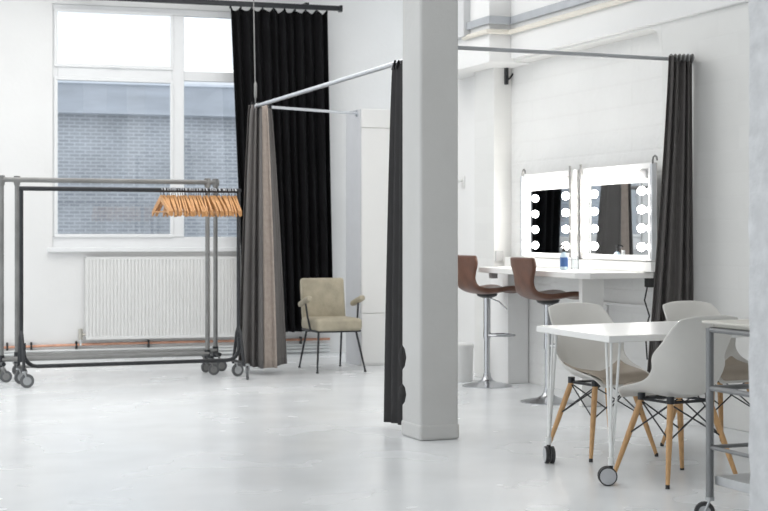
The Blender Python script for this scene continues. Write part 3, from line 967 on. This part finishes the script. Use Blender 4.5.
# trunking and conduit on the beam
zt1, zt2 = 3.005, 3.07
tr = thing('cable_trunking', 'grey steel cable trunking running around the beam above the mirrors', 'trunking', (5.37, 11.25, zt1))
xo, xi = 5.392, 5.360
xn, xno = XR - .038, XR - .07
m = MB()
m.prism([(xi, 11.216), (xo, 11.216), (xo, 11.66), (xi, 11.66)], zt1, zt2)
m.build('duct', M_trunk, tr, smooth=False, bevel=0.004)
m = MB(); m.prism([(xi, 11.214), (xn, 11.214), (xn, 11.184), (xi, 11.184)], zt1, zt2); m.build('duct', M_trunk, tr, smooth=False, bevel=0.004)
m = MB(); m.prism([(xno, -3.0), (xn, -3.0), (xn, 11.182), (xno, 11.182)], zt1, zt2); m.build('duct', M_trunk, tr, smooth=False, bevel=0.004)
cd = thing('conduit_pipe', 'cream painted pipe running just below the grey trunking', 'pipe', (5.37, 11.22, 2.95))
MB().tube([(5.37, 11.7, 2.945), (5.37, 11.3, 2.945), (5.375, 11.23, 2.945), (5.41, 11.215, 2.945), (5.52, 11.215, 2.945), (5.565, 11.2, 2.945), (5.57, 11.1, 2.945), (5.57, -3, 2.945)], 0.021, 10).build('tube', M_cream, cd)

# white bin
p = at_h(459.5, 381, 0.0)
bn = thing('waste_bin', 'small white plastic bin on the floor behind the column', 'bin', (p.x, p.y, 0))
MB().lathe([(0.105, 0.0), (0.112, 0.01), (0.120, 0.285), (0.0, 0.285)], (p.x, p.y, 0), 28).build('body', M_bin, bn)
MB().lathe([(0.124, 0.285), (0.126, 0.30), (0.118, 0.318), (0.09, 0.325), (0.0, 0.327)], (p.x, p.y, 0), 28).build('lid', M_bin, bn)

# ================================================================== BAR STOOLS
def interp(tab, t):
    n = len(tab) - 1
    x = min(max(t, 0), 1)*n
    i = min(int(x), n - 1)
    f = x - i
    # catmull-rom
    p0, p1, p2, p3 = tab[max(i-1, 0)], tab[i], tab[i+1], tab[min(i+2, n)]
    return 0.5*((2*p1) + (-p0 + p2)*f + (2*p0 - 5*p1 + 4*p2 - p3)*f*f + (-p0 + 3*p1 - 3*p2 + p3)*f**3)

def bar_stool(label):
    t = thing('bar_stool', label, 'bar stool', group='brown bar stools at the worktop')
    Y = [.215, .205, .12, .0, -.10, -.175, -.205, -.215, -.225, -.235]
    Z = [.765, .79, .80, .785, .785, .815, .88, .95, 1.02, 1.085]
    Wd = [.165, .19, .205, .205, .195, .17, .148, .165, .205, .195]
    def f(u, v):
        x = (u - .5)*2
        w = interp(Wd, v)
        y = interp(Y, v); z = interp(Z, v)
        back = max(0, min(1, (v - .5)*3))
        y += back*0.03*abs(x)**2
        z += (1 - back)*0.02*abs(x)**3
        return Vector((x*w, y, z))
    m = MB().grid(f, 11, 30)
    # round the top corners of the back and the front of the seat
    m.build('seat', M_leather, t, solid=0.042, sub=1, angle=180)
    m = MB().lathe([(0.09, .765), (0.08, .745), (.04, .73)], (0, 0, 0), 20)
    m.build('seat_plate', M_plastb, t)
    MB().lathe([(0.029, .42), (0.029, .74)], (0, 0, 0), 18).build('outer_tube', M_chrome, t)
    MB().lathe([(0.024, .05), (0.024, .43)], (0, 0, 0), 18).build('gas_strut', M_chrome, t)
    MB().lathe([(0.207, 0.0), (0.207, 0.006), (0.16, 0.018), (0.09, 0.032), (0.05, 0.05), (0.034, 0.075), (0.028, 0.11), (0.0, 0.11)], (0, 0, 0), 36).build('base', M_chrome, t)
    fr_ = MB()
    pts = [(-.02, 0, .42), (-.09, .04, .42), (-.115, .14, .42), (-.08, .215, .42), (0, .235, .42), (.08, .215, .42), (.115, .14, .42), (.09, .04, .42), (.02, 0, .42)]
    fr_.tube(pts, 0.009, 8)
    fr_.lathe([(0.031, .395), (0.031, .445)], (0, 0, 0), 16)
    fr_.build('footrest', M_chrome, t)
    MB().tube([(.02, .0, .735), (.10, .06, .70), (.16, .10, .64)], 0.006, 6).build('lever', M_chrome, t)
    return t
p1 = at_h(487, 386, 0); p2 = at_h(548, 402, 0)
st = bar_stool('brown leatherette bar stool with chrome pole, at the pier end of the worktop')
st2 = dup(st)
place(st, (p1.x, p1.y, 0), R(-90 + 2))
place(st2, (p2.x, p2.y, 0), R(-90 - 3))
st2['label'] = 'brown leatherette bar stool with chrome pole, standing right behind the white table'

# ================================================================== TABLE
TR = R(6)
e1 = Vector((math.cos(TR), math.sin(TR), 0)); e2 = Vector((math.sin(TR), -math.cos(TR), 0))
A = at_h(536.5, 325.6, 0.75)
TW, TL = 0.86, 1.62
tb = thing('work_table', 'white rectangular table on white hairpin legs with casters', 'table', (0, 0, 0))
Bc = at_h(609, 336.0, 0.75)
e2 = (Bc - A).normalized()
TW = (Bc - A).length
def T(a, b): return A + e1*a + e2*b
m = MB(); m.prism([T(0, TW)[:2], T(TL, TW)[:2], T(TL, 0)[:2], T(0, 0)[:2]], 0.716, 0.75)
m.build('tabletop', M_table, tb, smooth=False, bevel=0.004)
def table_leg(a, b, sa, sb, wheel_yaw):
    top = T(a, b); bt = T(a - sa*0.0, b)
    hub = Vector((top.x, top.y, 0.0))
    lg = MB()
    zb = 0.125
    for (da, db) in ((0, 0), (sa*0.055, 0), (0, sb*0.055)):
        q = T(a + da, b + db); q.z = 0.716
        lg.tube([q, Vector((hub.x, hub.y, zb + 0.02)) + (q - top)*0.12 * Vector((1, 1, 0)).length * 0.6 * 1.0 if False else Vector((hub.x + (q.x - top.x)*.12, hub.y + (q.y - top.y)*.12, zb + .01))], 0.007, 8)
    c = T(a + sa*.04, b + sb*.04)
    lg.box((c.x, c.y, 0.713), (0.07, 0.07, 0.006), Matrix.Rotation(TR, 3, 'Z'))
    lg.lathe([(0.016, 0.10), (0.018, 0.14)], (hub.x, hub.y, 0), 12)
    leg = lg.build('leg', M_legp, tb)
    r = 0.047
    rot = Matrix.Rotation(wheel_yaw, 3, 'Z')
    cc = Vector((hub.x, hub.y, r)) + rot @ Vector((-0.018, 0, 0))
    cs = MB(); cs.tube([(hub.x, hub.y, 0.12), (hub.x, hub.y, r + .012)], 0.011, 8)
    cs.lathe([(r*.86, -.026), (r, -.024), (r, -.006), (r*.8, -.005)], cc, 24, 'Y', rot)
    cs.lathe([(r*.8, .005), (r, .006), (r, .024), (r*.86, .026)], cc, 24, 'Y', rot)
    cst = cs.build('caster', M_castblk, leg)
    w = MB(); w.lathe([(0, -.030), (r*.86, -.027), (r*.86, -.005), (0, -.005)], cc, 24, 'Y', rot); w.lathe([(0, .005), (r*.86, .005), (r*.86, .027), (0, .030)], cc, 24, 'Y', rot)
    return leg, cst, w
for (a, b, sa, sb, yw) in ((.04, TW - .05, 1, -1, R(-22)), (.045, .07, 1, 1, R(75)), (TL - .06, TW - .06, -1, -1, R(20)), (TL - .06, .07, -1, 1, R(60))):
    leg, cst, w = table_leg(a, b, sa, sb, yw)
    w.build('wheel_cap', M_castg, leg)
    # caster itself is a sub-part of the leg

# ================================================================== SHELL CHAIRS
def shell_chair(label):
    t = thing('shell_chair', label, 'chair', group='off-white shell chairs at the table')
    Y = [.235, .225, .16, .06, -.05, -.135, -.185, -.215, -.245, -.27, -.285]
    Z = [.405, .432, .442, .435, .428, .442, .50, .59, .69, .79, .855]
    Wd = [.165, .195, .215, .228, .235, .238, .238, .230, .220, .207, .188]
    LZ = [.0, .012, .03, .06, .10, .14, .13, .075, .025, .0, -.022]
    LY = [.0, .0, .0, .0, .0, .03, .085, .105, .085, .05, .02]
    def f(u, v, off=0.0, shrink=1.0):
        x = (u - .5)*2*shrink
        w = interp(Wd, v)
        a = abs(x)
        return Vector((x*w, interp(Y, v) + interp(LY, v)*a**2.4, interp(Z, v) + interp(LZ, v)*a**2.6 + off))
    MB().grid(f, 15, 26).build('shell', M_shell, t, solid=0.011, sub=1, angle=180)
    # seat cushion
    m = MB()
    m.grid(lambda u, v: f(u, .03 + v*.44, 0.024*(1 - (abs(u - .5)*2)**6)*(1 - abs(v*2 - 1)**6), 0.86) + Vector((0, 0, .008)), 13, 14)
    m.build('seat_pad', M_pad, t, solid=0.012, sub=1, angle=180, soff=1)
    tops = {}; feet = {}
    for sx in (-1, 1):
        for sy in (-1, 1):
            a = Vector((sx*.125, sy*.115 - .0, .408)); b = Vector((sx*.225, sy*.215, 0.012))
            tops[sx, sy] = a; feet[sx, sy] = b
            pts = [a.lerp(b, k) for k in (0, .15, .5, 1)]
            lg = MB().tube(pts, [.0155, .0165, .0155, .0105], 12).build('leg', M_legw, t)
            MB().tube([b + Vector((0, 0, .008)), Vector((b.x + sx*.0008, b.y + sy*.0008, 0))], .0112, 10).build('foot_tip', M_plastb, lg)
    m = MB()
    def on(k, s): return tops[k].lerp(feet[k], s)
    ring = [(-1, -1), (1, -1), (1, 1), (-1, 1)]
    for i in range(4):
        a, b = ring[i], ring[(i+1) % 4]
        m.tube([on(a, .02), on(b, .46)], .0042, 6)
        m.tube([on(b, .02), on(a, .46)], .0042, 6)
    m.build('wire_brace', M_blackm, t)
    m = MB()
    m.tube([on((-1, -1), .0), on((1, -1), .0)], .008, 6); m.tube([on((-1, 1), .0), on((1, 1), .0)], .008, 6)
    m.tube([on((-1, -1), .0), on((-1, 1), .0)], .008, 6); m.tube([on((1, -1), .0), on((1, 1), .0)], .008, 6)
    for k in ring:
        m.lathe([(0.02, -.005), (0.02, .03)], on(k, 0), 12)
    m.build('mount', M_blackm, t)
    return t
c1 = shell_chair('off-white shell chair with greige cushion behind the free corner of the table')
c2 = dup(c1); c3 = dup(c1)
place(c1, (4.285, 7.46, 0), R(-84 - 90))
place(c2, (4.20, 6.56, 0), R(97 - 90))
place(c3, (5.03, 7.42, 0), R(-84 - 90))
c2['label'] = 'off-white shell chair at the near side of the table, seen from behind, beside the trolley'
c3['label'] = 'off-white shell chair behind the table with the grey curtain behind its back'

# ================================================================== TROLLEY
tx0, ty1 = 3.71, 5.52
tw, tdp = 0.75, 0.50
tl = thing('steel_trolley', 'grey steel trolley with shelves partly hidden by the painted pillar', 'trolley', (tx0, ty1, 0))
xs = (tx0, tx0 + tw); ys = (ty1, ty1 - tdp)
for x in xs:
    for y in ys:
        MB().tube([(x, y, 0.10), (x, y, 0.845)], 0.0175, 12).build('post', M_troll, tl)
        caster(M_castblk, M_casth, tl, (x, y, 0.12), 0.045, R(150))
def frame_ring(z, r, m_=None):
    m = MB()
    P = [(xs[0], ys[0], z), (xs[1], ys[0], z), (xs[1], ys[1], z), (xs[0], ys[1], z)]
    for i in range(4):
        m.tube([P[i], P[(i+1) % 4]], r, 8)
    return m
frame_ring(0.838, 0.012).build('rail', M_troll, tl)
frame_ring(0.327, 0.009).build('rail', M_troll, tl)
frame_ring(0.584, 0.012).build('rail', M_troll, tl)
cxm, cym = (xs[0]+xs[1])/2, (ys[0]+ys[1])/2
m = MB(); m.box((cxm, cym, 0.872), (tw + 0.05, tdp + 0.05, 0.012)); m.box((cxm, cym, 0.859), (tw - 0.02, tdp - 0.02, 0.018)); m.build('top_shelf', M_trolt, tl, smooth=False, bevel=0.003)
m = MB(); m.box((cxm, cym, 0.185), (tw - .03, tdp - .03, 0.04)); m.build('bottom_shelf', M_trols, tl, smooth=False, bevel=0.003)

# ================================================================== CAMERA
cam = bpy.data.cameras.new('camera')
cam.sensor_width = 36
cam.lens = 36 * FPX / 768
cam.shift_y = -(255.5 - HOR) / 768
cam.clip_end = 200
cam.dof.use_dof = True
cam.dof.focus_distance = 8.6
cam.dof.aperture_fstop = 5.0
co = bpy.data.objects.new('camera', cam)
COL.objects.link(co)
co.location = (0, 0, EYE)
co.rotation_euler = (R(90), 0, -YAW)
scene.camera = co

# ================================================================== LIGHT
w = bpy.data.worlds.new('world')
scene.world = w
w.use_nodes = True
bg = w.node_tree.nodes['Background']
bg.inputs['Color'].default_value = (0.93, 0.97, 1.0, 1)
bg.inputs['Strength'].default_value = 1.15
def area(name, loc, rot, sx, sy, power, col=(1, 1, 1)):
    l = bpy.data.lights.new(name, 'AREA')
    l.shape = 'RECTANGLE'
    l.size, l.size_y = sx, sy
    l.energy = power
    l.color = col
    o = bpy.data.objects.new(name, l)
    COL.objects.link(o)
    o.location = loc
    o.rotation_euler = rot
    return o
# sky light enters along the left side
# unseen fill areas added under the ceiling to brighten the room
area('ceiling_fill', (1.6, 12.0, ZC - .05), (0, 0, 0), 6, 4.5, 120, (1.0, 0.985, 0.96))
area('ceiling_fill', (1.6, 5.5, ZC - .05), (0, 0, 0), 5, 4, 40, (1.0, 0.985, 0.96))
scene.view_settings.view_transform = 'Standard'
scene.view_settings.look = 'None'
scene.view_settings.exposure = 0.30
scene.view_settings.gamma = 1.0
